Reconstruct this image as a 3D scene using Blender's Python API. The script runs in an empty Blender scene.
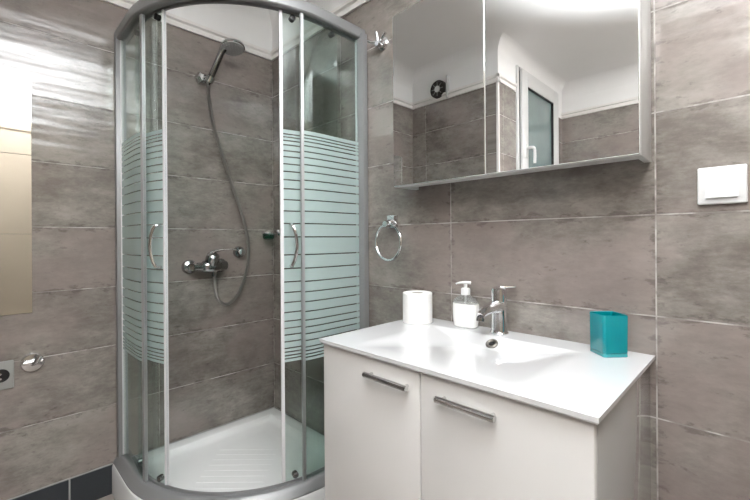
import bpy, bmesh, math, random
from math import sin, cos, pi
from mathutils import Vector, Matrix

random.seed(4)
SC = bpy.context.scene
COL = SC.collection

# ------------------------------------------------------------------ camera
F_PX, HORIZON, YAW, ROLL = 390.93, 239.24, 0.78086, -0.006878
CAM = Vector((2.0458, -1.2141, 1.1119))
r_ = Vector((cos(YAW), sin(YAW), 0)); f_ = Vector((-sin(YAW), cos(YAW), 0)); z_ = Vector((0, 0, 1))
cx_ = r_ * cos(ROLL) + z_ * sin(ROLL)
cy_ = -r_ * sin(ROLL) + z_ * cos(ROLL)
cam_data = bpy.data.cameras.new('camera')
cam_data.sensor_width = 36; cam_data.sensor_fit = 'HORIZONTAL'
cam_data.lens = F_PX / 750 * 36
cam_data.shift_y = -(250 - HORIZON) / 750
cam_data.clip_start = 0.02
cam = bpy.data.objects.new('camera', cam_data); COL.objects.link(cam)
M = Matrix((cx_, cy_, -f_)).transposed().to_4x4(); M.translation = CAM
cam.matrix_world = M
SC.camera = cam

# ------------------------------------------------------------------ world, exposure
W = bpy.data.worlds.new('world'); SC.world = W; W.use_nodes = True
W.node_tree.nodes['Background'].inputs[0].default_value = (0.8, 0.9, 1.0, 1)
W.node_tree.nodes['Background'].inputs[1].default_value = 0.6
SC.view_settings.view_transform = 'Standard'
SC.view_settings.look = 'None'
SC.view_settings.gamma = 1
SC.view_settings.use_curve_mapping = False
SC.view_settings.exposure = 0.45
SC.cycles.transparent_max_bounces = 40
FILL_STRENGTH = 19.0
# the photographer's flash, held beside the camera and bounced off the ceiling and the walls behind
fl = bpy.data.lights.new('bounce_flash', 'AREA'); fl.shape = 'DISK'; fl.size = 0.25; fl.energy = 42; fl.spread = math.radians(90); fl.color = (0.955, 0.985, 1.0)
flo = bpy.data.objects.new('bounce_flash', fl); COL.objects.link(flo)
flo.location = (2.10, -0.92, 1.46)
flo.rotation_euler = Vector((-0.10, 0.0, 1.0)).to_track_quat('-Z', 'Y').to_euler()

# ------------------------------------------------------------------ materials
def new_mat(name):
    m = bpy.data.materials.new(name); m.use_nodes = True
    nt = m.node_tree
    return m, nt, nt.nodes['Principled BSDF']

def pmat(name, col, rough=0.5, metal=0.0, bump=0.0, bscale=200, coat=0.0, spec=0.5, vary=0.04, trans=0.0):
    m, nt, b = new_mat(name)
    b.inputs['Roughness'].default_value = rough
    b.inputs['Metallic'].default_value = metal
    b.inputs['Coat Weight'].default_value = coat
    b.inputs['Specular IOR Level'].default_value = spec
    b.inputs['Transmission Weight'].default_value = trans
    tc = nt.nodes.new('ShaderNodeTexCoord')
    nz = nt.nodes.new('ShaderNodeTexNoise'); nz.inputs['Scale'].default_value = 9; nz.inputs['Detail'].default_value = 3
    nt.links.new(tc.outputs['Object'], nz.inputs['Vector'])
    mx = nt.nodes.new('ShaderNodeMix'); mx.data_type = 'RGBA'
    mx.inputs[6].default_value = (*[max(0, c * (1 - vary)) for c in col], 1)
    mx.inputs[7].default_value = (*[min(1, c * (1 + vary)) for c in col], 1)
    nt.links.new(nz.outputs['Fac'], mx.inputs[0])
    nt.links.new(mx.outputs[2], b.inputs['Base Color'])
    if bump:
        n2 = nt.nodes.new('ShaderNodeTexNoise'); n2.inputs['Scale'].default_value = bscale; n2.inputs['Detail'].default_value = 4
        nt.links.new(tc.outputs['Object'], n2.inputs['Vector'])
        bp = nt.nodes.new('ShaderNodeBump'); bp.inputs['Strength'].default_value = bump; bp.inputs['Distance'].default_value = 0.002
        nt.links.new(n2.outputs['Fac'], bp.inputs['Height'])
        nt.links.new(bp.outputs['Normal'], b.inputs['Normal'])
    return m

def tile_mat(name, axis, sign=1, u0=0.0):
    """large plaster-look wall tiles, stacked; axis = which world axis runs along the wall"""
    m, nt, b = new_mat(name)
    N, L = nt.nodes, nt.links
    def math_(op, a, bb=None):
        n = N.new('ShaderNodeMath'); n.operation = op
        for i, v in enumerate((a, bb)):
            if v is None: continue
            if isinstance(v, (int, float)): n.inputs[i].default_value = v
            else: L.new(v, n.inputs[i])
        return n.outputs[0]
    def comb(x, y, z=0.0):
        n = N.new('ShaderNodeCombineXYZ')
        for i, v in enumerate((x, y, z)):
            if isinstance(v, (int, float)): n.inputs[i].default_value = v
            else: L.new(v, n.inputs[i])
        return n.outputs[0]
    def ramp(v, a, c):
        n = N.new('ShaderNodeMapRange'); n.inputs['From Min'].default_value = a; n.inputs['From Max'].default_value = c
        n.interpolation_type = 'SMOOTHSTEP'
        L.new(v, n.inputs['Value']); return n.outputs['Result']
    def mixc(fac, c1, c2, mode='MIX'):
        n = N.new('ShaderNodeMix'); n.data_type = 'RGBA'; n.blend_type = mode
        if isinstance(fac, float): n.inputs[0].default_value = fac
        else: L.new(fac, n.inputs[0])
        for i, c in ((6, c1), (7, c2)):
            if isinstance(c, tuple): n.inputs[i].default_value = (*c, 1)
            else: L.new(c, n.inputs[i])
        return n.outputs[2]
    def noise(vec, scale, detail, rough=0.6, dist=0.0):
        n = N.new('ShaderNodeTexNoise'); n.inputs['Scale'].default_value = scale; n.inputs['Detail'].default_value = detail
        n.inputs['Roughness'].default_value = rough; n.inputs['Distortion'].default_value = dist
        L.new(vec, n.inputs['Vector']); return n.outputs['Fac']
    tc = N.new('ShaderNodeTexCoord'); sx = N.new('ShaderNodeSeparateXYZ'); L.new(tc.outputs['Object'], sx.inputs[0])
    u = math_('ADD', math_('MULTIPLY', sx.outputs[axis], sign), -u0 + 6.175)
    v = math_('ADD', sx.outputs[2], -0.13 + 2.6)
    def brick(mort, smooth):
        n = N.new('ShaderNodeTexBrick'); n.offset = 0; n.squash = 1
        n.inputs['Scale'].default_value = 1; n.inputs['Brick Width'].default_value = 0.6175; n.inputs['Row Height'].default_value = 0.26
        n.inputs['Mortar Size'].default_value = mort; n.inputs['Mortar Smooth'].default_value = smooth
        n.inputs['Color1'].default_value = (0, 0, 0, 1); n.inputs['Color2'].default_value = (1, 1, 1, 1); n.inputs['Mortar'].default_value = (0.5, 0.5, 0.5, 1)
        L.new(comb(u, v), n.inputs['Vector']); return n
    b1 = brick(0.0019, 0.15); b2 = brick(0.03, 1.0)
    rnd = math_('MULTIPLY', b1.outputs['Color'], 13.0)
    streak = noise(comb(math_('MULTIPLY', u, 3.4), math_('MULTIPLY', v, 6.5), rnd), 2.6, 10, 0.76, 0.15)
    blotch = noise(comb(math_('MULTIPLY', u, 1.0), math_('MULTIPLY', v, 1.4), rnd), 4.2, 7, 0.66, 0.2)
    fine = noise(comb(math_('MULTIPLY', u, 14), math_('MULTIPLY', v, 40), rnd), 2.4, 5, 0.7)
    scr = noise(comb(math_('MULTIPLY', u, 7), math_('MULTIPLY', v, 15), rnd), 3.2, 6, 0.68, 0.2)
    tone = math_('ADD', math_('ADD', math_('MULTIPLY', streak, 0.44), math_('MULTIPLY', blotch, 0.52)), math_('MULTIPLY', fine, 0.20)); tone = math_('SUBTRACT', tone, 0.03)
    tone = math_('ADD', tone, math_('MULTIPLY', math_('SUBTRACT', b1.outputs['Color'], 0.5), 0.05))
    c = mixc(ramp(tone, 0.40, 0.72), (0.150, 0.131, 0.116), (0.326, 0.303, 0.274))
    hue = noise(comb(u, v, rnd), 2.0, 3)
    c = mixc(ramp(hue, 0.44, 0.62), c, (0.262, 0.214, 0.199))
    c = mixc(0.40, c, mixc(ramp(tone, 0.36, 0.74), (0.150, 0.131, 0.116), (0.326, 0.303, 0.274)))
    edge = math_('MULTIPLY', b2.outputs['Fac'], 0.13)
    wear = ramp(math_('ADD', scr, edge), 0.59, 0.72)
    c = mixc(math_('MULTIPLY', wear, 0.42), c, (0.055, 0.043, 0.036))
    gn = noise(comb(math_('MULTIPLY', u, 6), math_('MULTIPLY', v, 6), 3.1), 2.0, 4)
    grout = mixc(ramp(gn, 0.40, 0.60), (0.20, 0.175, 0.16), (0.46, 0.43, 0.40))
    c = mixc(b1.outputs['Fac'], c, grout)
    L.new(c, b.inputs['Base Color'])
    rg = N.new('ShaderNodeMapRange'); rg.inputs['To Min'].default_value = 0.04; rg.inputs['To Max'].default_value = 0.24; b.inputs['Specular IOR Level'].default_value = 0.85
    L.new(streak, rg.inputs['Value'])
    L.new(math_('ADD', math_('MULTIPLY', b1.outputs['Fac'], 0.5), rg.outputs['Result']), b.inputs['Roughness'])
    wav = noise(comb(math_('MULTIPLY', u, 0.9), math_('MULTIPLY', v, 6.0), rnd), 2.0, 2, 0.45)
    bp0 = N.new('ShaderNodeBump'); bp0.inputs['Strength'].default_value = 1.0; bp0.inputs['Distance'].default_value = 0.0045
    L.new(wav, bp0.inputs['Height'])
    bp = N.new('ShaderNodeBump'); bp.inputs['Strength'].default_value = 0.5; bp.inputs['Distance'].default_value = 0.0015; bp.invert = True
    L.new(b1.outputs['Fac'], bp.inputs['Height']); L.new(bp0.outputs['Normal'], bp.inputs['Normal'])
    L.new(bp.outputs['Normal'], b.inputs['Normal'])
    return m

def glass_mat(name, tint, frost=None, amount=0.90):
    m = bpy.data.materials.new(name); m.use_nodes = True
    nt = m.node_tree; nt.nodes.clear(); N, L = nt.nodes, nt.links
    out = N.new('ShaderNodeOutputMaterial')
    tr = N.new('ShaderNodeBsdfTransparent'); tr.inputs[0].default_value = (*tint, 1)
    gl = N.new('ShaderNodeBsdfGlossy'); gl.inputs['Roughness'].default_value = 0.01; gl.inputs[0].default_value = (0.95, 1, 0.98, 1)
    fr = N.new('ShaderNodeFresnel'); ge = N.new('ShaderNodeNewGeometry'); io = N.new('ShaderNodeMapRange')
    io.inputs['To Min'].default_value = 1.40; io.inputs['To Max'].default_value = 1 / 1.40      # same reflectance on both faces of the sheet
    L.new(ge.outputs['Backfacing'], io.inputs['Value']); L.new(io.outputs['Result'], fr.inputs['IOR'])
    base = tr.outputs[0]
    if frost:
        tc = N.new('ShaderNodeTexCoord'); nz = N.new('ShaderNodeTexNoise'); nz.inputs['Scale'].default_value = 60
        L.new(tc.outputs['Object'], nz.inputs['Vector'])
        rp = N.new('ShaderNodeMix'); rp.data_type = 'RGBA'
        rp.inputs[6].default_value = (*[c * 0.96 for c in frost], 1); rp.inputs[7].default_value = (*frost, 1)
        L.new(nz.outputs['Fac'], rp.inputs[0])
        df = N.new('ShaderNodeBsdfDiffuse'); L.new(rp.outputs[2], df.inputs[0])
        tl = N.new('ShaderNodeBsdfTranslucent'); L.new(rp.outputs[2], tl.inputs[0])
        m1 = N.new('ShaderNodeMixShader'); m1.inputs[0].default_value = 0.40
        L.new(df.outputs[0], m1.inputs[1]); L.new(tl.outputs[0], m1.inputs[2])
        m2 = N.new('ShaderNodeMixShader'); m2.inputs[0].default_value = amount
        L.new(tr.outputs[0], m2.inputs[1]); L.new(m1.outputs[0], m2.inputs[2]); base = m2.outputs[0]
    mx = N.new('ShaderNodeMixShader'); L.new(fr.outputs[0], mx.inputs[0]); L.new(base, mx.inputs[1]); L.new(gl.outputs[0], mx.inputs[2])
    L.new(mx.outputs[0], out.inputs[0])
    return m

TILE_X = tile_mat('wall_tile_along_x', 0)
TILE_Y = tile_mat('wall_tile_along_y', 1)
TILE_Y2 = tile_mat('wall_tile_recess', 1, 1, 0.27)
TILE_X2 = tile_mat('wall_tile_opposite', 0, 1, 0.135)
PLASTER = pmat('white_plaster', (0.87, 0.87, 0.87), 0.75, bump=0.15, bscale=40, vary=0.015)
MOLD = pmat('white_molding', (0.82, 0.80, 0.78), 0.45, vary=0.01)
DARKTILE = pmat('dark_skirting_tile', (0.030, 0.036, 0.042), 0.30, vary=0.25)
SKGROUT = pmat('skirting_grout', (0.35, 0.35, 0.34), 0.8)
FLOORM = pmat('floor_stone', (0.30, 0.26, 0.24), 0.35, bump=0.1, bscale=60, vary=0.15)
CHROME = pmat('chrome', (0.76, 0.77, 0.78), 0.10, 1.0, vary=0.01)
DCHROME = pmat('darkened_chrome', (0.42, 0.42, 0.42), 0.16, 1.0, vary=0.05)  # chrome darkened in colour to stand for dim shower reflections
ALU = pmat('satin_aluminium', (0.55, 0.56, 0.57), 0.40, 0.8, vary=0.02)
ALU_D = pmat('grey_aluminium', (0.30, 0.305, 0.31), 0.45, 0.45, vary=0.03)
STRIPW = pmat('white_seal_plastic', (0.74, 0.74, 0.76), 0.35, vary=0.02)
WHITEGLOSS = pmat('white_lacquer', (0.69, 0.683, 0.67), 0.16, vary=0.008, coat=0.3)
CERAMIC = pmat('white_ceramic', (0.655, 0.66, 0.672), 0.06, vary=0.006, coat=0.6)
SIDESHADE = pmat('shaded_gloss_side', (0.40, 0.395, 0.385), 0.10, vary=0.02, coat=0.6)  # lacquer darkened: shade of the right side is put into the colour
ACRYL = pmat('white_acrylic', (0.86, 0.87, 0.87), 0.22, vary=0.01)
PLASTW = pmat('white_plastic', (0.66, 0.665, 0.665), 0.30, vary=0.01)
PAPER = pmat('tissue_paper', (0.88, 0.87, 0.86), 0.9, bump=0.4, bscale=300, vary=0.02)
CARD = pmat('cardboard', (0.48, 0.45, 0.42), 0.9)
BLACK = pmat('black_plastic', (0.012, 0.012, 0.013), 0.35)
DARKGRILL = pmat('dark_grille', (0.045, 0.038, 0.034), 0.5)
SOAP = pmat('white_soap', (0.88, 0.88, 0.86), 0.25, vary=0.01, coat=0.5)
TEAL = pmat('teal_plastic', (0.000, 0.205, 0.235), 0.10, vary=0.05, coat=0.7)
TEALB = pmat('teal_clear_base', (0.03, 0.28, 0.31), 0.08, coat=0.8)
GREEN = pmat('green_soap', (0.01, 0.22, 0.11), 0.3)
BEIGE = pmat('beige_door_laminate', (0.34, 0.285, 0.22), 0.45, vary=0.03)
GREYPL = pmat('grey_plate', (0.31, 0.31, 0.295), 0.4, vary=0.05)
MIRROR = pmat('mirror_silver', (0.90, 0.905, 0.90), 0.0, 1.0, vary=0.0)
FROSTPANE = pmat('window_frosted_pane', (0.165, 0.225, 0.225), 0.12, vary=0.12, coat=0.5)
CLEARPL = glass_mat('clear_plastic', (0.80, 0.81, 0.81), frost=(.62, .62, .61), amount=.22)
GLASS = glass_mat('shower_glass', (0.87, 0.915, 0.90))
FILM = glass_mat('frosted_film', (0.86, 0.93, 0.91), frost=(0.60, 0.74, 0.73))
def emit(name, col, s):
    m, nt, b = new_mat(name)
    b.inputs['Base Color'].default_value = (0.8, 0.8, 0.8, 1)
    b.inputs['Emission Color'].default_value = (*col, 1); b.inputs['Emission Strength'].default_value = s
    return m
OPAL = emit('fill_lamp_diffuser', (1.0, 0.97, 0.94), FILL_STRENGTH)

# ------------------------------------------------------------------ helpers
def merge(bm, t):
    me = bpy.data.meshes.new('tmp'); t.to_mesh(me); t.free(); bm.from_mesh(me); bpy.data.meshes.remove(me)
def NB(): return bmesh.new()
def box(bm, x0, x1, y0, y1, z0, z1, bev=0.0, seg=2, mi=0):
    t = bmesh.new()
    bmesh.ops.create_cube(t, size=1)
    for v in t.verts:
        v.co = Vector((x0 + (v.co.x + .5) * (x1 - x0), y0 + (v.co.y + .5) * (y1 - y0), z0 + (v.co.z + .5) * (z1 - z0)))
    if bev: bmesh.ops.bevel(t, geom=t.edges[:], offset=bev, segments=seg, profile=0.5, affect='EDGES')
    for f in t.faces: f.material_index = mi
    merge(bm, t); return bm
def rings(bm, R, cap0=True, cap1=True, closed=True, mi=0):
    vs = [[bm.verts.new(p) for p in ring] for ring in R]
    n = len(R[0])
    for a, b in zip(vs, vs[1:]):
        for i in range(n if closed else n - 1):
            j = (i + 1) % n
            f = bm.faces.new((a[i], a[j], b[j], b[i])); f.material_index = mi
    if cap0: bm.faces.new(vs[0][::-1]).material_index = mi
    if cap1: bm.faces.new(vs[-1]).material_index = mi
    return bm
def basis(d):
    d = d.normalized(); a = Vector((0, 0, 1)) if abs(d.z) < 0.9 else Vector((1, 0, 0))
    u = d.cross(a).normalized(); return u, d.cross(u).normalized()
def catmull(P, n=8):
    P = [Vector(p) for p in P]; out = []
    Q = [2 * P[0] - P[1]] + P + [2 * P[-1] - P[-2]]
    for i in range(1, len(Q) - 2):
        for k in range(n):
            t = k / n; a, b, c, d = Q[i - 1:i + 3]
            out.append(0.5 * ((2 * b) + (c - a) * t + (2 * a - 5 * b + 4 * c - d) * t * t + (3 * b - a - 3 * c + d) * t ** 3))
    out.append(P[-1]); return out
def tube(bm, pts, r, n=12, flat=1.0, mi=0):
    pts = [Vector(p) for p in pts]; m = len(pts)
    R = []; u = None
    for i, p in enumerate(pts):
        d = (pts[min(i + 1, m - 1)] - pts[max(i - 1, 0)]).normalized()
        if u is None: u, w = basis(d)
        else:
            u = (u - d * u.dot(d)).normalized(); w = d.cross(u)
        rr = r[i] if isinstance(r, (list, tuple)) else r
        R.append([p + (u * cos(2 * pi * k / n) + w * sin(2 * pi * k / n) * flat) * rr for k in range(n)])
    return rings(bm, R, mi=mi)
def lathe(bm, prof, o, axis=(0, 0, 1), n=32, sx=1.0, sy=1.0, cap0=True, cap1=True, mi=0):
    o = Vector(o); ax = Vector(axis).normalized()
    if abs(ax.z) > 0.99: u, w = Vector((1, 0, 0)), Vector((0, 1, 0))
    else: u, w = basis(ax)
    R = [[o + ax * h + u * cos(2 * pi * k / n) * r * sx + w * sin(2 * pi * k / n) * r * sy for k in range(n)] for r, h in prof]
    return rings(bm, R, cap0, cap1, mi=mi)
def torus(bm, o, axis, R, r, n=48, m=10, a0=0, a1=2 * pi):
    o = Vector(o); u, w = basis(Vector(axis))
    full = abs(a1 - a0 - 2 * pi) < 1e-6
    pts = [o + u * cos(a0 + (a1 - a0) * k / n) * R + w * sin(a0 + (a1 - a0) * k / n) * R for k in range(n + 1)]
    return tube(bm, pts, r, m)
def build(name, bm, mats, parent=None, smooth=35, origin=None, kind=None):
    bmesh.ops.recalc_face_normals(bm, faces=bm.faces[:])
    me = bpy.data.meshes.new(name); bm.to_mesh(me); bm.free()
    for m in (mats if isinstance(mats, (list, tuple)) else [mats]): me.materials.append(m)
    if smooth:
        me.shade_smooth(); me.set_sharp_from_angle(angle=math.radians(smooth))
    o = bpy.data.objects.new(name, me); COL.objects.link(o)
    if parent is not None:
        o.parent = parent
        pm = Matrix.Translation(root_loc(parent)); o.matrix_parent_inverse = pm.inverted()
    if kind: o['kind'] = kind
    return o
def root_loc(o):
    v = Vector(o.location)
    return v
def thing(name, label, cat, loc, group=None):
    o = bpy.data.objects.new(name, None); o.empty_display_size = 0.05; COL.objects.link(o)
    o.location = loc; o['label'] = label; o['category'] = cat
    if group: o['group'] = group
    return o
def tag(o, label, cat, group=None):
    o['label'] = label; o['category'] = cat
    if group: o['group'] = group
    return o
def S(name, bm, mats, parent=None, smooth=0):
    return build(name, bm, mats, parent, smooth, kind='structure')

# ------------------------------------------------------------------ room shell
CEIL, TOP, SK = 2.44, 2.163, 0.13
XE, YO, YR, XW = 2.62, -1.51, -2.69, 0.79      # entry wall, opposite wall, rear wall, window wall
T = 0.08
def wall(name, x0, x1, y0, y1, mat):
    bm = NB(); box(bm, x0, x1, y0, y1, 0, TOP); box(bm, x0, x1, y0, y1, TOP, CEIL + 0.1, mi=1)
    return S(name, bm, [mat, PLASTER])
S('floor', box(NB(), -T, XE + T, YR - T, T, -0.1, 0.0), FLOORM)
S('ceiling', box(NB(), 0.0, XE, YR, 0.0, CEIL, CEIL + 0.08), PLASTER)
wall('wall_left', -T, 0, YO - T, 0, TILE_Y)
wall('wall_right', -T, XE + T, 0, T, TILE_X)
wall('wall_front', 0, XW - T, YO - T, YO, TILE_X2)
# window wall with an opening for the window
WY0, WY1, WZ0, WZ1 = -2.56, -1.775, 1.18, 2.36
bm = NB()
box(bm, XW - T, XW, WY1, YO, 0, TOP); box(bm, XW - T, XW, WY1, YO, TOP, CEIL + .1, mi=1)
box(bm, XW - T, XW, YR, WY0, 0, TOP); box(bm, XW - T, XW, YR, WY0, TOP, CEIL + .1, mi=1)
box(bm, XW - T, XW, WY0, WY1, 0, WZ0); box(bm, XW - T, XW, WY0, WY1, WZ1, CEIL + .1, mi=1)
S('wall_inner', bm, [TILE_Y2, PLASTER])
wall('wall_rear', XW - T, XE + T, YR - T, YR, TILE_X2)
# entry wall with door opening
DY0, DY1, DZ = -1.72, -0.62, 2.10
bm = NB()
box(bm, XE, XE + T, DY1, 0, 0, TOP); box(bm, XE, XE + T, DY1, 0, TOP, CEIL + .1, mi=1)
box(bm, XE, XE + T, YR, DY0, 0, TOP); box(bm, XE, XE + T, YR, DY0, TOP, CEIL + .1, mi=1)
box(bm, XE, XE + T, DY0, DY1, DZ, CEIL + .1, mi=1)
S('wall_entry', bm, [TILE_Y, PLASTER])
d = S('door_1', box(NB(), XE + 0.005, XE + 0.045, DY0, DY1, 0.003, DZ, 0.002), BEIGE)
bm = NB()
box(bm, XE - 0.012, XE + 0.0, DY0 - .07, DY0 + .004, 0.0, DZ + .075, .003); box(bm, XE - 0.012, XE, DY1 - .004, DY1 + .07, 0.0, DZ + .075, .003)
box(bm, XE - 0.0118, XE, DY0 + .004, DY1 - .004, DZ - .004, DZ + .075, .003)
build('door_frame', bm, BEIGE, d)
bm = NB(); lathe(bm, [(.024, 0), (.024, .006), (.009, .008), (.009, .045)], (XE + .005, DY0 + .07, 1.02), (-1, 0, 0), 20)
tube(bm, [(XE - .04, DY0 + .07, 1.02), (XE - .042, DY0 + .11, 1.02), (XE - .04, DY0 + .19, 1.015)], .009)
build('door_handle', bm, DCHROME, d)
# white molding over the tiles
def molding_profile():
    return [(0, TOP), (.012, TOP), (.014, TOP + .018), (.010, TOP + .021), (.010, TOP + .026), (.022, TOP + .032), (.022, TOP + .046), (.014, TOP + .05), (0, TOP + .054)]
def molding(name, p0, p1, nrm):
    p0, p1, nrm = Vector((*p0, 0)), Vector((*p1, 0)), Vector((*nrm, 0))
    bm = NB(); rings(bm, [[p + nrm * a + Vector((0, 0, z)) for a, z in molding_profile()] for p in (p0, p1)])
    return S(name, bm, MOLD)
molding('trim_1', (0, YO), (0, 0), (1, 0))
molding('trim_2', (0, 0), (XE, 0), (0, -1))
molding('trim_3', (0, YO), (XW + .022, YO), (0, 1))
molding('trim_4', (XW, YO + .022), (XW, WY1 + .02), (1, 0))
molding('trim_5', (XW, YR), (XE, YR), (0, 1))
# plaster cove where walls meet ceiling
def cove(name, p0, p1, nrm, R=0.11, m0=0.0, m1=0.0):
    p0, p1, nrm = Vector((*p0, 0)), Vector((*p1, 0)), Vector((*nrm, 0))
    prof = [(0, CEIL)] + [(R - R * sin(t), CEIL - R + R * cos(t)) for t in [pi / 2 * k / 8 for k in range(9)]][::1]
    prof = [(0, CEIL)] + [(R * (1 - cos(t)), CEIL - R * (1 - sin(t))) for t in [pi / 2 * k / 8 for k in range(9)]]
    dr = (p1 - p0).normalized()
    bm = NB(); rings(bm, [[p + nrm * a + dr * a * mm + Vector((0, 0, z)) for a, z in prof] for p, mm in ((p0, m0), (p1, m1))])
    return S(name, bm, PLASTER, smooth=50)
cove('trim_6', (0, YO), (0, 0), (1, 0)); cove('trim_7', (0, 0), (XE, 0), (0, -1)); cove('trim_8', (0, YO), (XW, YO), (0, 1), .08, 0, 1)
cove('trim_9', (XW, YO), (XW, YR), (1, 0), .08, -1, 0); cove('trim_10', (XW, YR), (XE, YR), (0, 1)); cove('trim_11', (XE, YR), (XE, 0), (-1, 0))
# white corner bead on the outer corner, and dark tile skirting
S('trim_12', box(NB(), XW - .012, XW + .004, YO - .012, YO + .004, 0, TOP), MOLD)
bm = NB()
y = YO + 0.0
edges = [YO, -1.2615, -0.960, -0.655, -0.35, 0]
for a, b_ in zip(edges, edges[1:]): box(bm, 0, 0.008, a + .003, b_ - .003, 0, SK - .003, .001)
box(bm, 0, 0.004, YO, 0, 0, SK, mi=1)
S('baseboard_left', bm, [DARKTILE, SKGROUT])
bm = NB()
for k in range(4): box(bm, .008 + k * .655, .008 + (k + 1) * .65, -.008, 0, 0, SK - .003, .001)
S('baseboard_right', bm, [DARKTILE, SKGROUT])

# window in the inner wall (seen in the mirror)
bm = NB()
def frame_yz(bm, x0, x1, y0, y1, z0, z1, w, bev=.004):
    box(bm, x0, x1, y0, y0 + w, z0, z1, bev); box(bm, x0, x1, y1 - w, y1, z0, z1, bev)
    box(bm, x0, x1, y0 + w - .003, y1 - w + .003, z0, z0 + w, bev); box(bm, x0, x1, y0 + w - .003, y1 - w + .003, z1 - w, z1, bev)
frame_yz(bm, XW - T, XW + .012, WY0, WY1, WZ0, WZ1, .035)
win = S('window_1', bm, PLASTW, smooth=35)
bm = NB(); frame_yz(bm, XW - .045, XW + .03, WY0 + .028, WY1 - .045, WZ0 + .028, WZ1 - .02, .105, .008)
build('window_sash', bm, PLASTW, win)
build('window_seal', box(NB(), XW - .03, XW + .0135, WY1 - .044, WY1 - .036, WZ0 + .03, WZ1 - .01), BLACK, win)
bm = NB(); frame_yz(bm, XW - .03, XW + .024, WY0 + .130, WY1 - .147, WZ0 + .13, WZ1 - .122, .006, 0)
build('window_gasket', bm, BLACK, win)
build('window_pane', box(NB(), XW - .012, XW + .006, WY0 + .128, WY1 - .145, WZ0 + .128, WZ1 - .12), FROSTPANE, win)
bm = NB(); box(bm, XW + .029, XW + .038, -1.895, -1.865, 1.70, 1.80, .004)
tube(bm, catmull([(XW + .036, -1.88, 1.77), (XW + .068, -1.885, 1.772), (XW + .080, -1.90, 1.765), (XW + .082, -1.905, 1.72), (XW + .080, -1.905, 1.66)], 6), .011, 10)
build('window_handle', bm, PLASTW, win)

# ------------------------------------------------------------------ added lamp for fill light, out of view
lx, ly = 2.33, -1.90
t = thing('fill_lamp', 'added square opal lamp under the ceiling, out of view, for fill light', 'lamp', (lx, ly, CEIL))
build('fill_lamp_base', box(NB(), lx - .16, lx + .16, ly - .16, ly + .16, CEIL - .05, CEIL, .006), PLASTW, t)
build('diffuser', box(NB(), lx - .23, lx + .23, ly - .28, ly + .28, CEIL - .125, CEIL - .05, .02, 3), OPAL, t)

# ------------------------------------------------------------------ shower tray
def quad_outline(S_, R, d, n=20):
    """outline of a quadrant plan in the room corner, inset by d; starts in the corner"""
    a = S_ - R
    P = [(d, -d)]
    for k in range(1, 6): P.append((d, -d + (-(S_ - d) + d) * k / 6))
    P.append((d, -(S_ - d)))
    for k in range(1, 4): P.append((d + (a - d) * k / 4, -(S_ - d)))
    for k in range(n + 1):
        th = pi / 2 * k / n; P.append((a + (R - d) * sin(th), -a - (R - d) * cos(th)))
    for k in range(1, 4): P.append((S_ - d, -a + (a - d) * k / 4))
    P.append((S_ - d, -d))
    for k in range(1, 6): P.append((S_ - d + (d - (S_ - d)) * k / 6, -d))
    return P
TS, TR = 0.812, 0.57
bm = NB()
levels = [(.0, .0), (0, .118), (.004, .127), (.012, .130), (.055, .130), (.064, .127), (.075, .108), (.095, .098), (.16, .094)]
R_ = [[(max(x, .001), min(y, -.001), z) for x, y in quad_outline(TS, TR, dd)] for dd, z in levels]
rings(bm, R_)
tray = build('shower_tray', bm, ACRYL, smooth=40)
tag(tray, 'white quadrant shower tray with ribbed floor in the tiled corner', 'shower tray')
# anti-slip ribs of the tray floor
for k in range(9):
    c = 0.30 + k * 0.03
    bm = NB(); tube(bm, [(c - .13, -c - .10, .0925), (c + .07, -c + .10, .0925)], .0026, 8)
    build('anti_slip_rib', bm, ACRYL, tray)

# ------------------------------------------------------------------ shower enclosure
ES, ER = 0.77, 0.55
EA = ES - ER
def path(off, n=40):
    """plan line of the enclosure, offset inwards by off: list of (pos, outward normal, arc length)"""
    P = []
    for k in range(9): P.append((Vector((EA * k / 8, -(ES - off))), Vector((0, -1))))
    for k in range(1, n): 
        th = pi / 2 * k / n; nn = Vector((sin(th), -cos(th))); P.append((Vector((EA, -EA)) + nn * (ER - off), nn))
    for k in range(9): P.append((Vector((ES - off, -EA + EA * k / 8)), Vector((1, 0))))
    out = []; s = 0
    for i, (p, nn) in enumerate(P):
        if i: s += (p - P[i - 1][0]).length
        out.append((p, nn, s))
    return out
def subpath(off, s0, s1):
    P = path(off); tot = P[-1][2]
    if s1 < 0: s1 = tot + s1
    if s0 < 0: s0 = tot + s0
    def at(s):
        for (p, n, a), (q, m, b) in zip(P, P[1:]):
            if a <= s <= b:
                t = (s - a) / (b - a); return (p.lerp(q, t), n.lerp(m, t).normalized(), s)
        return P[-1]
    return [at(s0)] + [x for x in P if s0 + 1e-4 < x[2] < s1 - 1e-4] + [at(s1)]
def sweep(bm, P, prof, mi=0):
    """prof: (outward offset, z) closed outline"""
    return rings(bm, [[(p.x + n.x * o, p.y + n.y * o, z) for o, z in prof] for p, n, s in P], mi=mi)
def band(bm, P, o0, o1, z0, z1, mi=0): return sweep(bm, P, [(o0, z0), (o1, z0), (o1, z1), (o0, z1)], mi)

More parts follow.
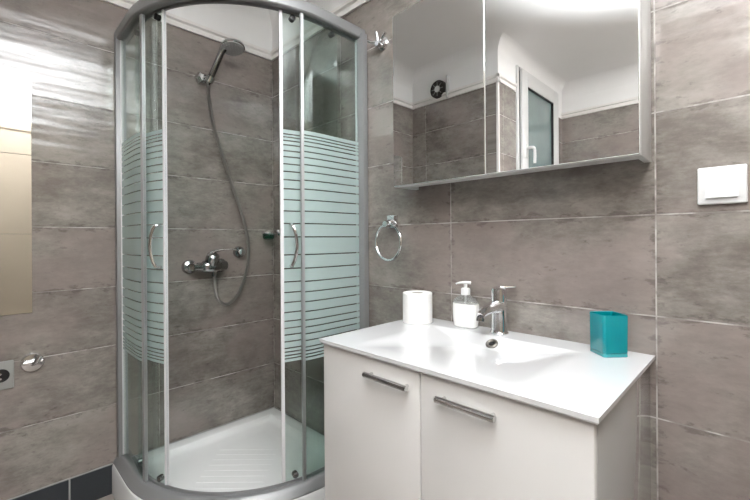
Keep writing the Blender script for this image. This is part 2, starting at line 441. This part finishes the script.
ZB, ZT = 0.165, 2.0
en = thing('shower_enclosure', 'quadrant glass shower enclosure with striped frosted panels and grey aluminium frame', 'shower enclosure', (0.40, -0.40, 0.13))
full = path(0.0)
bm = NB()
sweep(bm, full, [(-.030, 2.002), (-.022, 2.002), (-.022, 2.012), (-.004, 2.012), (-.004, 2.002), (.014, 2.002), (.019, 2.007), (.021, 2.034), (.018, 2.046), (.011, 2.052), (-.024, 2.052), (-.030, 2.046)])
build('header_rail', bm, ALU_D, en)
bm = NB()
sweep(bm, full, [(-.030, .130), (.036, .130), (.036, .136), (.024, .150), (.014, .163), (.008, .166), (-.004, .166), (-.006, .158), (-.018, .158), (-.020, .166), (-.028, .166)])
build('bottom_rail', bm, ALU_D, en)
def wall_profile(side):
    bm = NB()
    if side == 0:
        box(bm, .001, .030, -.792, -.752, .13, 2.022, .003)
        o = build('wall_profile', bm, ALU_D, en)
        build('cover_strip', box(NB(), .0295, .0330, -.776, -.764, .166, 2.001, .001), STRIPW, o)
    else:
        box(bm, .752, .805, -.030, -.001, .13, 2.022, .003)
        o = build('wall_profile', bm, ALU_D, en)
        build('cover_strip', box(NB(), .756, .766, -.0330, -.0295, .166, 2.001, .001), STRIPW, o)
wall_profile(0); wall_profile(1)

gap_px = [133.5, 136.6, 140.1, 144.5, 150.4, 156.4, 163.6, 171.1, 179.5, 188.5, 199.5, 210.8, 223.4, 236.9, 254.9, 268.7, 282, 292.6, 302.6, 312.6, 321.4, 328.4, 335.2, 342, 348.6, 352.4, 356, 359]
gaps = sorted(1.112 + (239.8 - g) * .003893 for g in gap_px)
F0, F1 = 0.635, 1.543
def glass_rows(z0, z1):
    rows = [(z0, F0, 0)]; z = F0
    for g in gaps:
        rows.append((z, g - .0024, 1)); rows.append((g - .0024, g + .0024, 0)); z = g + .0024
    rows.append((z, F1, 1)); rows.append((F1, z1, 0)); return rows
def glass_panel(P, t, z0, z1, film=(-1e9, 1e9)):
    """one sheet of glass of thickness t with the striped film as a second material"""
    bm = NB(); rows = glass_rows(z0, z1); zs = [rows[0][0]] + [r[1] for r in rows]
    I = [[bm.verts.new((p.x - n.x * t / 2, p.y - n.y * t / 2, z)) for p, n, s in P] for z in zs]
    O = [[bm.verts.new((p.x + n.x * t / 2, p.y + n.y * t / 2, z)) for p, n, s in P] for z in zs]
    m = len(P)
    for r in range(len(rows)):
        mi = rows[r][2]
        for k in range(m - 1):
            bm.faces.new((O[r][k], O[r][k + 1], O[r + 1][k + 1], O[r + 1][k])).material_index = mi if film[0] < P[k][2] < film[1] else 0
            bm.faces.new((I[r][k + 1], I[r][k], I[r + 1][k], I[r + 1][k + 1])).material_index = 0
        for k in (0, m - 1):
            bm.faces.new((O[r][k], I[r][k], I[r + 1][k], O[r + 1][k])).material_index = 0
    for k in range(m - 1):
        bm.faces.new((O[0][k], O[0][k + 1], I[0][k + 1], I[0][k])); bm.faces.new((O[-1][k], O[-1][k + 1], I[-1][k + 1], I[-1][k]))
    return bm
TOT = path(0)[-1][2]; TOTI = path(.024)[-1][2]
def fixed(s0, s1, s_edge):
    g = build('fixed_panel', glass_panel(subpath(0.0, s0, s1), .005, ZB, 2.004), [GLASS, FILM], en)
    e = subpath(0.0, min(s_edge, s1), max(s_edge, s1))
    bm = NB(); band(bm, e, -.006, .007, .167, 2.0015); build('edge_profile', bm, ALU, g)
fixed(.026, .325, .309)
g = build('fixed_panel', glass_panel(subpath(0.0, TOT - .328, TOT - .026), .005, ZB, 2.004), [GLASS, FILM], en)
bm = NB(); band(bm, subpath(0.0, TOT - .328, TOT - .316), -.006, .007, .167, 2.0015); build('edge_profile', bm, ALU, g)

def handle(c, out, tan):
    """S-shaped chrome pull, c on the outer glass face"""
    bm = NB(); c = Vector((c.x, c.y, 0)); o = Vector((out.x, out.y, 0)); t_ = Vector((tan.x, tan.y, 0)); zc = 1.09; h = .080
    pts = [c + o * .0 + Vector((0, 0, zc + h)) + t_ * .006, c + o * .022 + Vector((0, 0, zc + h)) + t_ * .006, c + o * .031 + Vector((0, 0, zc + h - .012)) + t_ * .003,
           c + o * .036 + Vector((0, 0, zc + .035)) - t_ * .005, c + o * .036 + Vector((0, 0, zc - .01)) - t_ * .008, c + o * .032 + Vector((0, 0, zc - .05)) - t_ * .002,
           c + o * .026 + Vector((0, 0, zc - h + .008)) + t_ * .005, c + o * .018 + Vector((0, 0, zc - h)) + t_ * .006, c + Vector((0, 0, zc - h)) + t_ * .006]
    tube(bm, catmull(pts, 5), .0062, 10); return bm
def door(s0, s1, lead):
    P = subpath(.024, s0, s1)
    g = build('sliding_door', glass_panel(P, .005, .172, 2.001, (s1 - .145, 9) if lead == 1 else (-9, s0 + .085)), [GLASS, FILM], en)
    E_ = subpath(.024, s1 - .008, s1) if lead == 1 else subpath(.024, s0, s0 + .012)
    bm = NB(); band(bm, E_, -.007, .007, .172, 2.0015); build('seal_strip', bm, STRIPW, g)
    sgn = 1 if lead == 1 else -1
    sh = (s1 - .030) if lead == 1 else (s0 + .045)
    hp = subpath(.024, sh, sh + .01)[0]
    tan = Vector((-hp[1].y, hp[1].x)) * sgn
    build('door_handle', handle(hp[0] + hp[1] * .0025, hp[1], tan), CHROME, g)
    for sr in ((s0 + .03, s1 - .040) if lead == 1 else (s0 + .052, s1 - .03)):
        q = subpath(.024, sr, sr + .01)[0]
        for zc, rr in ((.187, .012), (1.984, .012)):
            bm = NB(); lathe(bm, [(rr * .7, -.010), (rr, -.007), (rr, .010), (rr * .6, .012)], (q[0].x, q[0].y, zc), (q[1].x, q[1].y, 0), 18)
            build('roller', bm, BLACK if zc > 1 else DCHROME, g)
door(.16, .416, 1)
door(TOTI - .398, TOTI - .13, 0)

# ------------------------------------------------------------------ shower fittings on the left wall
m = thing('shower_mixer', 'chrome single-lever shower mixer on the wall inside the shower', 'mixer tap', (0, -.395, .985))
for yy in (-.478, -.320):
    bm = NB(); lathe(bm, [(.036, 0), (.036, .006), (.030, .018), (.018, .024), (.018, .05)], (0.0, yy, .980), (1, 0, 0), 28)
    build('rosette', bm, DCHROME, m)
bm = NB()
lathe(bm, [(.017, -.086), (.020, -.082), (.020, -.045), (.026, -.040), (.033, -.02), (.033, .03), (.027, .044), (.023, .05), (.023, .078), (.019, .082)], (.065, -.395, .982), (0, 1, 0), 28)
lathe(bm, [(.032, -.01), (.032, .034), (.029, .052), (.018, .060)], (.068, -.395, .995), (.55, 0, .83), 28)
lathe(bm, [(.013, .01), (.013, -.03), (.010, -.034)], (.062, -.375, .962), (0, 0, 1), 20)
build('mixer_body', bm, DCHROME, m)
bm = NB()
tube(bm, catmull([(.085, -.410, 1.036), (.102, -.392, 1.056), (.124, -.362, 1.064), (.142, -.326, 1.066), (.150, -.300, 1.062)], 6), [.020 - .013 * min(1, k / 14) for k in range(25)], 12, .55)
build('lever', bm, CHROME, m)

h = thing('shower_bracket', 'small chrome wall bracket holding up the hand shower', 'bracket', (0, -.398, 1.94))
bm = NB(); lathe(bm, [(.036, 0), (.036, .012), (.028, .026), (.018, .034)], (0, -.412, 1.940), (1, 0, 0), 6); build('wall_plate', bm, CHROME, h, 20)
bm = NB(); tube(bm, [(.02, -.408, 1.940), (.036, -.400, 1.936)], .011, 14)
lathe(bm, [(.0170, -.016), (.0205, -.016), (.0215, .014), (.0180, .014), (.0170, -.016)], (.056, -.390, 1.930), (.118 - .048, .048, .165), 20, cap0=False, cap1=False); build('holder_socket', bm, CHROME, h)

hs = thing('hand_shower', 'round chrome hand shower head tilted down in its wall bracket', 'shower head', (.06, -.392, 1.94))
bm = NB()
base, tip = Vector((.048, -.398, 1.905)), Vector((.118, -.350, 2.070))
tube(bm, catmull([base, base.lerp(tip, .25), base.lerp(tip, .6), tip, tip + Vector((.020, .018, .022))], 6), [.0110, .0115, .012, .0125, .013, .0135] + [.0150] * 12 + [.0165] * 7, 14)
build('handle', bm, pmat('dark_chrome_handle', (.22, .22, .22), .2, 1.0), hs)
hc = Vector((.152, -.316, 2.088)); hd = Vector((.20, .02, -.97)).normalized()
bm = NB(); lathe(bm, [(.012, -.024), (.034, -.018), (.054, -.008), (.061, .0), (.061, .008), (.057, .012)], hc, hd, 36); build('head_shell', bm, CHROME, hs)
bm = NB(); lathe(bm, [(.056, .0118), (.055, .0145)] + [(.002, .0155)], hc, hd, 36)
uu, ww = basis(hd)
for rr, k_ in ((.013, 6), (.027, 12), (.042, 18)):
    for k in range(k_):
        a = 2 * pi * k / k_; lathe(bm, [(.0025, .014), (.0018, .019)], hc + uu * cos(a) * rr + ww * sin(a) * rr, hd, 6)
build('spray_face', bm, pmat('spray_face_grey', (.42, .42, .42), .4), hs)

hose_pts = [(.048, -.398, 1.905), (.050, -.396, 1.86), (.05, -.385, 1.777), (.05, -.358, 1.654), (.05, -.317, 1.531), (.05, -.274, 1.405), (.05, -.23, 1.285), (.05, -.197, 1.167), (.05, -.183, 1.058), (.05, -.193, .96), (.05, -.234, .844), (.052, -.279, .790), (.055, -.317, .779), (.058, -.352, .804), (.060, -.370, .852), (.062, -.375, .905), (.062, -.375, .9275)]
bm = NB(); tube(bm, catmull(hose_pts, 12), .0078, 10)
hm = pmat('ribbed_metal_hose', (.26, .245, .23), .28, 1.0)
b_nt = hm.node_tree; tc = b_nt.nodes.new('ShaderNodeTexCoord'); wv = b_nt.nodes.new('ShaderNodeTexWave'); wv.bands_direction = 'Z'; wv.inputs['Scale'].default_value = 90
b_nt.links.new(tc.outputs['Object'], wv.inputs['Vector']); bp = b_nt.nodes.new('ShaderNodeBump'); bp.inputs['Strength'].default_value = .6; bp.inputs['Distance'].default_value = .002
b_nt.links.new(wv.outputs['Fac'], bp.inputs['Height']); b_nt.links.new(bp.outputs['Normal'], b_nt.nodes['Principled BSDF'].inputs['Normal'])
tag(build('shower_hose', bm, hm), 'flexible ribbed metal hose looping from the mixer up to the hand shower', 'hose')

k_ = thing('wall_rest', 'round chrome rest on the tiles right of the shower mixer lever', 'bracket', (0, -.216, 1.047))
bm = NB(); lathe(bm, [(.032, 0), (.032, .008), (.028, .018), (.014, .022)], (0, -.216, 1.047), (1, 0, 0), 28); build('wall_plate', bm, DCHROME, k_)
bm = NB(); lathe(bm, [(.012, .02), (.012, .034), (.018, .036), (.018, .044), (.014, .046)], (0, -.216, 1.047), (1, 0, 0), 24); build('knob', bm, CHROME, k_)

k_ = thing('soap_dish', 'little green soap dish on a bracket in the shower corner', 'soap dish', (.05, -.05, 1.13))
bm = NB(); lathe(bm, [(.020, 0), (.020, .006), (.009, .010), (.009, .030)], (.062, 0, 1.150), (0, -1, 0), 20)
torus(bm, (.060, -.066, 1.150), (0, 0, 1), .036, .004, 32, 8); build('bracket_ring', bm, CHROME, k_)
bm = NB(); lathe(bm, [(.024, -.025), (.031, -.020), (.034, .006), (.0315, .006), (.029, -.017), (.002, -.021)], (.060, -.066, 1.140), (0, 0, 1), 28); build('dish', bm, glass_mat('tinted_dish', (.55, .72, .68)), k_)
bm = NB(); lathe(bm, [(.012, 0), (.022, .003), (.024, .010), (.018, .015), (.003, .016)], (.060, -.066, 1.1195), (0, 0, 1), 24); build('soap_bar', bm, GREEN, k_)

# ------------------------------------------------------------------ left wall: mirror tiles, hook, socket
for k in range(3):
    z1 = 1.760 - k * .3095
    bm = NB(); box(bm, .0005, .0045, -1.379, -1.071, z1 - .3085, z1, .0006, 1)
    tag(build('mirror_tile', bm, MIRROR, smooth=0), ['square mirror tile on the left wall, topmost of three', 'square mirror tile on the left wall, middle of three', 'square mirror tile on the left wall, lowest of three'][k], 'mirror', 'mirror tiles stacked on the left wall')
def chrome_hook(name, label, y, z):
    k_ = thing(name, label, 'hook', (0, y, z))
    bm = NB(); lathe(bm, [(.037, 0), (.037, .006), (.033, .013), (.014, .017)], (0, y, z), (1, 0, 0), 28); build('wall_plate', bm, CHROME, k_)
    bm = NB(); tube(bm, catmull([(.012, y, z), (.034, y, z), (.050, y + .008, z + .010), (.054, y + .020, z + .034)], 6), .008, 12)
    tube(bm, [(.034, y - .028, z + .006), (.038, y + .030, z + .010)], .007, 12); build('prong', bm, CHROME, k_)
chrome_hook('robe_hook', 'round chrome hook low on the left wall beside the grey socket', -1.073, .637)
k_ = thing('wall_socket', 'grey socket plate with a black round opening at the left edge', 'socket', (0, -1.168, .606))
bm = NB(); box(bm, .0, .009, -1.232, -1.126, .553, .660, .004, 3); build('cover_plate', bm, GREYPL, k_)
bm = NB(); lathe(bm, [(.025, .0092), (.0245, .0102), (.0235, .0096), (.022, .0094)], (0, -1.163, .607), (1, 0, 0), 32); build('socket_recess', bm, BLACK, k_)
bm = NB()
for dz in (-.008, .010): lathe(bm, [(.0045, .0092), (.0045, .0135), (.002, .0145)], (0, -1.165, .604 + dz), (1, 0, 0), 14)
build('contact', bm, CHROME, k_)

# ------------------------------------------------------------------ right wall: hook, towel ring, switch
k_ = thing('robe_hook', 'small chrome double robe hook on the wall beside the mirror cabinet', 'hook', (.904, 0, 1.943))
hx, hz = .904, 1.943
bm = NB(); lathe(bm, [(.028, 0), (.028, .006), (.023, .012), (.012, .016)], (hx, 0, hz), (0, -1, 0), 28); build('wall_plate', bm, CHROME, k_)
for s in (-1, 1):
    bm = NB(); tube(bm, catmull([(hx, -.012, hz), (hx + s * .012, -.030, hz + .002), (hx + s * .034, -.040, hz + .006), (hx + s * .050, -.044, hz + .014)], 6), .006, 12)
    build('prong', bm, CHROME, k_)
bm = NB(); lathe(bm, [(.009, .012), (.009, .034), (.015, .036), (.012, .046)], (hx, 0, hz - .012), (0, -1, 0), 16); tube(bm, [(hx, -.036, hz - .008), (hx, -.040, hz + .020), (hx, -.046, hz + .036)], .005, 10); build('prong_hub', bm, CHROME, k_)

k_ = thing('towel_ring', 'chrome towel ring hanging on the wall left of the washstand', 'towel ring', (.930, 0, 1.185))
rx, rz = .952, 1.182
bm = NB(); box(bm, rx - .028, rx + .028, -.012, 0, rz - .024, rz + .030, .004, 2); build('wall_plate', bm, CHROME, k_)
bm = NB(); tube(bm, [(rx, -.010, rz + .004), (rx, -.040, rz - .002)], .010, 16); lathe(bm, [(.013, -.012), (.015, -.006), (.015, .006), (.012, .012)], (rx, -.042, rz - .008), (0, -1, 0), 20); build('ring_holder', bm, CHROME, k_)
bm = NB(); torus(bm, (rx + .006, -.040, rz - .082), (.08, 1, 0), .074, .0056, 64, 10); build('ring', bm, CHROME, k_)

k_ = thing('light_switch', 'square white rocker light switch on the tiles at right', 'switch', (1.98, 0, 1.232))
sx, sz = 1.9795, 1.2318
bm = NB(); box(bm, sx - .0435, sx + .0435, -.010, 0, sz - .0435, sz + .0435, .0035, 3); build('frame', bm, PLASTW, k_)
bm = NB(); rings(bm, [[(sx - .029, -.009, sz - .029), (sx - .029, -.0155, sz - .029), (sx - .029, -.0115, sz + .0), (sx - .029, -.0135, sz + .029), (sx - .029, -.009, sz + .029)], [(sx + .029, -.009, sz - .029), (sx + .029, -.0155, sz - .029), (sx + .029, -.0115, sz), (sx + .029, -.0135, sz + .029), (sx + .029, -.009, sz + .029)]])
build('rocker', bm, PLASTW, k_, 20)

# ------------------------------------------------------------------ mirror cabinet
CX0, CX1, CZ0, CZ1, CY = 1.073, 1.845, 1.305, 1.940, -.137
k_ = thing('mirror_cabinet', 'white wall cabinet with two mirror doors above the washstand', 'mirror cabinet', (1.459, 0, 1.305))
bm = NB()
CABW = pmat('cabinet_side_laminate', (.52, .515, .505), .35, vary=.01)
box(bm, CX0, CX0 + .016, CY + .020, -.001, CZ0, CZ1, .001); build('side_panel', bm, CABW, k_)
bm = NB(); box(bm, CX1 - .016, CX1, CY + .020, -.001, CZ0, CZ1, .001); build('side_panel', bm, CABW, k_)
bm = NB(); box(bm, CX0 + .016, CX1 - .016, CY + .020, -.058, CZ0 + .002, CZ0 + .018); box(bm, CX0 + .016, CX1 - .016, CY + .020, -.0095, CZ0 + .0175, CZ0 + .030); box(bm, CX0 + .016, CX1 - .016, CY + .02, -.001, CZ1 - .018, CZ1 - .001, .001)
box(bm, CX0 + .016, CX1 - .016, -.010, -.001, CZ0 + .0175, CZ1 - .018); build('carcass', bm, CABW, k_)
for a, b_ in ((CX0, 1.4503), (1.4513, CX1)):
    bm = NB(); box(bm, a, b_, CY + .004, CY + .0195, CZ0, CZ1, .0012); ROT = Matrix.Translation((b_, CY, 0)) @ Matrix.Rotation(math.radians(-.6 if a == CX0 else 0), 4, 'Z') @ Matrix.Translation((-b_, -CY, 0))
    bmesh.ops.transform(bm, matrix=ROT, verts=bm.verts[:]); dd = build('door', bm, PLASTW, k_)
    bm = NB(); box(bm, a + .0012, b_ - .0012, CY, CY + .0042, CZ0 + .002, CZ1 - .002, .0008, 1); bmesh.ops.transform(bm, matrix=ROT, verts=bm.verts[:]); build('mirror', bm, MIRROR, dd, 0)

# ------------------------------------------------------------------ washstand
VX0, VX1, VF = 1.087, 1.839, -.474
k_ = thing('vanity_cabinet', 'white gloss two-door washstand cabinet against the tiled wall', 'cabinet', (1.467, -.24, 0))
bm = NB(); box(bm, VX0, VX0 + .018, VF + .020, -.002, .10, .795, .001); build('side_panel', bm, WHITEGLOSS, k_)
bm = NB(); box(bm, VX1 - .018, VX1, VF + .020, -.002, .10, .795, .001); build('side_panel', bm, SIDESHADE, k_)['label'] = 'glossy side panel with shade put into its grey'
bm = NB(); box(bm, VX0 + .018, VX1 - .018, VF + .022, -.002, .10, .118); box(bm, VX0 + .018, VX1 - .018, -.012, -.002, .117, .68); build('carcass', bm, WHITEGLOSS, k_)
for px in (VX0 + .03, VX1 - .03):
    for py in (VF + .06, -.05):
        bm = NB(); lathe(bm, [(.018, 0), (.018, .01), (.014, .015), (.016, .10)], (px, py, 0), (0, 0, 1), 18); build('leg', bm, DCHROME, k_)
for (a, b_), (h0, h1) in (((VX0, 1.4592), (1.286, 1.434)), ((1.4628, VX1), (1.520, 1.664))):
    bm = NB(); box(bm, a, b_, VF, VF + .018, .102, .792, .0018); dd = build('door', bm, WHITEGLOSS, k_)
    bm = NB(); tube(bm, [(h0, VF - .019, .750), (h1, VF - .019, .750)], .0075, 14)
    for hx_ in (h0 + .012, h1 - .012): tube(bm, [(hx_, VF + .001, .750), (hx_, VF - .019, .750)], .0045, 10)
    build('handle', bm, pmat('handle_chrome', (.60, .60, .60), .14, 1.0), dd)

# washbasin top: slab with one shallow basin
BX0, BX1, BY0, BY1, BZ, BT = 1.083, 1.850, -.487, -.001, .8095, .0135
k_ = NB()
def depth(x, y):
    cx, cy = 1.462, -.265
    x0, x1, y0, y1 = 1.225, 1.695, -.430, -.098
    def smin(a, b, k):
        h = max(0.0, k - abs(a - b)) / k
        return min(a, b) - h * h * k * 0.25
    a = smin(smin((x - x0) / .15, (x1 - x) / .15, .1), smin((y1 - y) / .045, (y - y0 + .02) / .29, .3), .25)
    a = smin(a, 1.0, .3)
    a = max(0.0, a) if a > .12 else max(0.0, (a + .12)) ** 2 / .48     # soft shoulder
    return -.030 * a
nx, ny = 120, 150
V = [[k_.verts.new((BX0 + (BX1 - BX0) * i / nx, BY0 + (BY1 - BY0) * j / ny, BZ + depth(BX0 + (BX1 - BX0) * i / nx, BY0 + (BY1 - BY0) * j / ny))) for i in range(nx + 1)] for j in range(ny + 1)]
for j in range(ny):
    for i in range(nx): k_.faces.new((V[j][i], V[j][i + 1], V[j + 1][i + 1], V[j + 1][i]))
rim = [V[0][i] for i in range(nx + 1)] + [V[j][nx] for j in range(1, ny + 1)] + [V[ny][i] for i in range(nx - 1, -1, -1)] + [V[j][0] for j in range(ny - 1, 0, -1)]
def inset(v, d): return (min(max(v.co.x, BX0 + d), BX1 - d), max(v.co.y, BY0 + d), )
lv = [rim]
for v in rim: pass
for dd, dz in ((-.000, -.009), (.004, -BT)):
    lv.append([k_.verts.new((*inset(v, dd), BZ + dz)) for v in rim])
for A, B in zip(lv, lv[1:]):
    for i in range(len(rim)):
        j = (i + 1) % len(rim); k_.faces.new((A[i], B[i], B[j], A[j]))
# underside follows the basin so that the bowl has a body
U = [[k_.verts.new((v.co.x, v.co.y, BZ - BT + min(0, v.co.z - BZ))) for v in row] for row in V]
wt = build('washbasin_top', k_, CERAMIC, smooth=40)
bv = wt.modifiers.new('soft_edge', 'BEVEL'); bv.width = .002; bv.segments = 3; bv.limit_method = 'ANGLE'; bv.angle_limit = math.radians(50)
tag(wt, 'white ceramic washbasin top with shallow basin on the vanity cabinet', 'washbasin')
# chrome overflow ring in the back slope of the basin
oc, od = Vector((1.462, -.125, BZ + depth(1.462, -.125) + .0005)), Vector((0, 0, 1))
od = Vector((0, -(depth(1.462, -.121) - depth(1.462, -.129)) / .008, 1)).normalized()
bm = NB(); lathe(bm, [(.0095, -.004), (.0095, .003), (.014, .0055), (.0185, .003), (.0185, -.004)], oc, od, 28, cap0=False, cap1=False)
build('overflow_ring', bm, pmat('brushed_nickel', (.20, .19, .17), .5, .9), wt)
bm = NB(); lathe(bm, [(.0097, .0012), (.006, .0014), (.001, .0015)], oc, od, 24); build('overflow_hole', bm, BLACK, wt)

# basin tap
fx, fy = 1.448, -.050
k_ = thing('basin_tap', 'chrome single-lever mixer tap at the back of the washbasin', 'tap', (fx, fy, BZ))
bm = NB(); lathe(bm, [(.0285, 0), (.0285, .003), (.0255, .007), (.0245, .012), (.0235, .06), (.0225, .098), (.021, .100)], (fx, fy, BZ), (0, 0, 1), 36); build('tap_body', bm, CHROME, k_)
bm = NB(); tube(bm, catmull([(fx, fy + .005, BZ + .085), (fx, fy - .03, BZ + .088), (fx - .002, fy - .060, BZ + .086), (fx - .004, fy - .09, BZ + .079), (fx - .005, fy - .112, BZ + .070)], 6), [.0255 - .0125 * min(1, k / 22) for k in range(25)], 16, .88)
sp = build('spout', bm, CHROME, k_)
bm = NB(); lathe(bm, [(.012, 0), (.012, -.010), (.009, -.011)], (fx - .005, fy - .108, BZ + .064), (0, .25, 1), 20); build('aerator', bm, DCHROME, sp)
bm = NB(); lathe(bm, [(.0205, .098), (.0245, .103), (.0250, .134), (.0235, .143), (.014, .148)], (fx, fy, BZ), (0, 0, 1), 36); lv_ = build('lever_cap', bm, CHROME, k_)
bm = NB(); box(bm, 0, .050, -.009, .009, -.0028, .0028, .0024, 2)
bmesh.ops.transform(bm, matrix=Matrix.Translation((fx, fy, BZ + .147)) @ Matrix.Rotation(math.radians(38), 4, 'Z') @ Matrix.Rotation(math.radians(-3), 4, 'Y'), verts=bm.verts[:])
build('lever', bm, CHROME, k_)

# soap dispenser
dx, dy = 1.322, -.044
k_ = thing('soap_dispenser', 'clear pump bottle of white liquid soap beside the basin tap', 'soap dispenser', (dx, dy, BZ))
def superell(rx, ry, z, n=40, e=3.0):
    P = []
    for k in range(n):
        a = 2 * pi * k / n; c, s_ = cos(a), sin(a)
        P.append((dx + rx * abs(c) ** (2 / e) * (1 if c > 0 else -1), dy + ry * abs(s_) ** (2 / e) * (1 if s_ > 0 else -1), BZ + z))
    return P
bm = NB(); rings(bm, [superell(.038, .019, .0005), superell(.0425, .0225, .004), superell(.0455, .0245, .035), superell(.0465, .025, .060), superell(.0455, .0245, .081)]); build('liquid_soap', bm, SOAP, k_)
bm = NB(); rings(bm, [superell(.0455, .0245, .0812), superell(.044, .0238, .089, e=2.8), superell(.036, .0205, .099, e=2.4), superell(.021, .0155, .107, e=2.1), superell(.0125, .0125, .113, e=2)], cap0=False, cap1=False); build('bottle_shoulder', bm, CLEARPL, k_)
bm = NB(); tube(bm, [(dx, dy, BZ + .080), (dx, dy, BZ + .112)], .0035, 10); build('dip_tube', bm, PLASTW, k_)
bm = NB(); lathe(bm, [(.0145, .110), (.0155, .111), (.0155, .130), (.0135, .133), (.006, .134), (.006, .146), (.009, .147)], (dx, dy, BZ), (0, 0, 1), 28); build('pump_collar', bm, PLASTW, k_)
bm = NB(); nd = Vector((-.80, -.45, 0)).normalized()
tube(bm, catmull([Vector((dx, dy, BZ + .151)) - nd * .018, Vector((dx, dy, BZ + .152)), Vector((dx, dy, BZ + .151)) + nd * .018, Vector((dx, dy, BZ + .147)) + nd * .033], 6), [.0085] * 7 + [.008 - .0004 * k for k in range(12)], 14, .62); build('pump_head', bm, PLASTW, k_)

# toilet roll
tx, ty, tr, th = 1.150, -.092, .0535, .108
k_ = thing('toilet_roll', 'white toilet paper roll standing on the washbasin top', 'toilet paper', (tx, ty, BZ))
bm = NB(); lathe(bm, [(.021, .001), (tr - .002, .0), (tr, .002), (tr, th - .002), (tr - .002, th), (.021, th - .001)], (tx, ty, BZ), (0, 0, 1), 48, cap0=False, cap1=False)
rings(bm, [[(tx + .021 * cos(2 * pi * k / 48), ty + .021 * sin(2 * pi * k / 48), BZ + z) for k in range(48)] for z in (.001, th - .001)], False, False); build('paper', bm, PAPER, k_)
bm = NB(); lathe(bm, [(.0209, .002), (.0209, th - .002), (.0195, th - .002), (.0195, .002)], (tx, ty, BZ), (0, 0, 1), 32, cap0=False, cap1=False); build('cardboard_core', bm, CARD, k_)

# teal tumbler, square with rounded corners
cxx, cyy = 1.760, -.066
k_ = thing('tumbler', 'square teal plastic tumbler at the right end of the washbasin top', 'tumbler', (cxx, cyy, BZ))
def rsq(h, r, z, n=6):
    P = []
    for q in range(4):
        a0 = q * pi / 2
        for k in range(n + 1):
            a = a0 + pi / 2 * k / n
            X = (h - r) * (1 if q in (0, 3) else -1) + r * cos(a); Y = (h - r) * (1 if q in (0, 1) else -1) + r * sin(a)
            c45, s45 = cos(math.radians(47)), sin(math.radians(47))
            P.append((cxx + X * c45 - Y * s45, cyy + X * s45 + Y * c45, BZ + z))
    return P
bm = NB(); rings(bm, [rsq(.030, .007, .008), rsq(.0325, .008, .010), rsq(.0333, .008, .104), rsq(.0323, .007, .1055), rsq(.0308, .0065, .104), rsq(.0300, .006, .016)]); build('cup', bm, TEAL, k_)
bm = NB(); rings(bm, [rsq(.0315, .007, .0), rsq(.0325, .008, .001), rsq(.0323, .008, .0085), rsq(.0295, .007, .0098)]); build('clear_base', bm, TEALB, k_)

# ------------------------------------------------------------------ opposite wall: fan and conduit (seen in the mirror)
k_ = thing('extractor_fan', 'round dark extractor fan in the white band above the tiles', 'fan', (.268, YO, 2.250))
bm = NB(); lathe(bm, [(.068, 0), (.066, .026), (.060, .032), (.056, .032), (.054, .026)], (.268, YO, 2.250), (0, 1, 0), 40, cap0=False, cap1=False); build('rim', bm, DARKGRILL, k_)
bm = NB(); lathe(bm, [(.0545, .018), (.0545, .022), (.002, .023)], (.268, YO, 2.250), (0, 1, 0), 32); build('grille', bm, DARKGRILL, k_)
for k in range(8):
    a = 2 * pi * k / 8
    bm = NB(); tube(bm, [(.268 + .02 * cos(a), YO + .027, 2.250 + .02 * sin(a)), (.268 + .054 * cos(a), YO + .028, 2.250 + .054 * sin(a))], .0025, 6); build('grille_bar', bm, GREYPL, k_)
bm = NB(); lathe(bm, [(.024, .0235), (.024, .030), (.020, .033)], (.268, YO, 2.250), (0, 1, 0), 28); build('hub', bm, PLASTW, k_)
bm = NB(); box(bm, .345, .361, YO, YO + .028, TOP + .0, 2.33, .003); tag(build('cable_conduit', bm, PLASTW), 'short vertical white cable conduit on the wall beside the extractor fan', 'conduit')
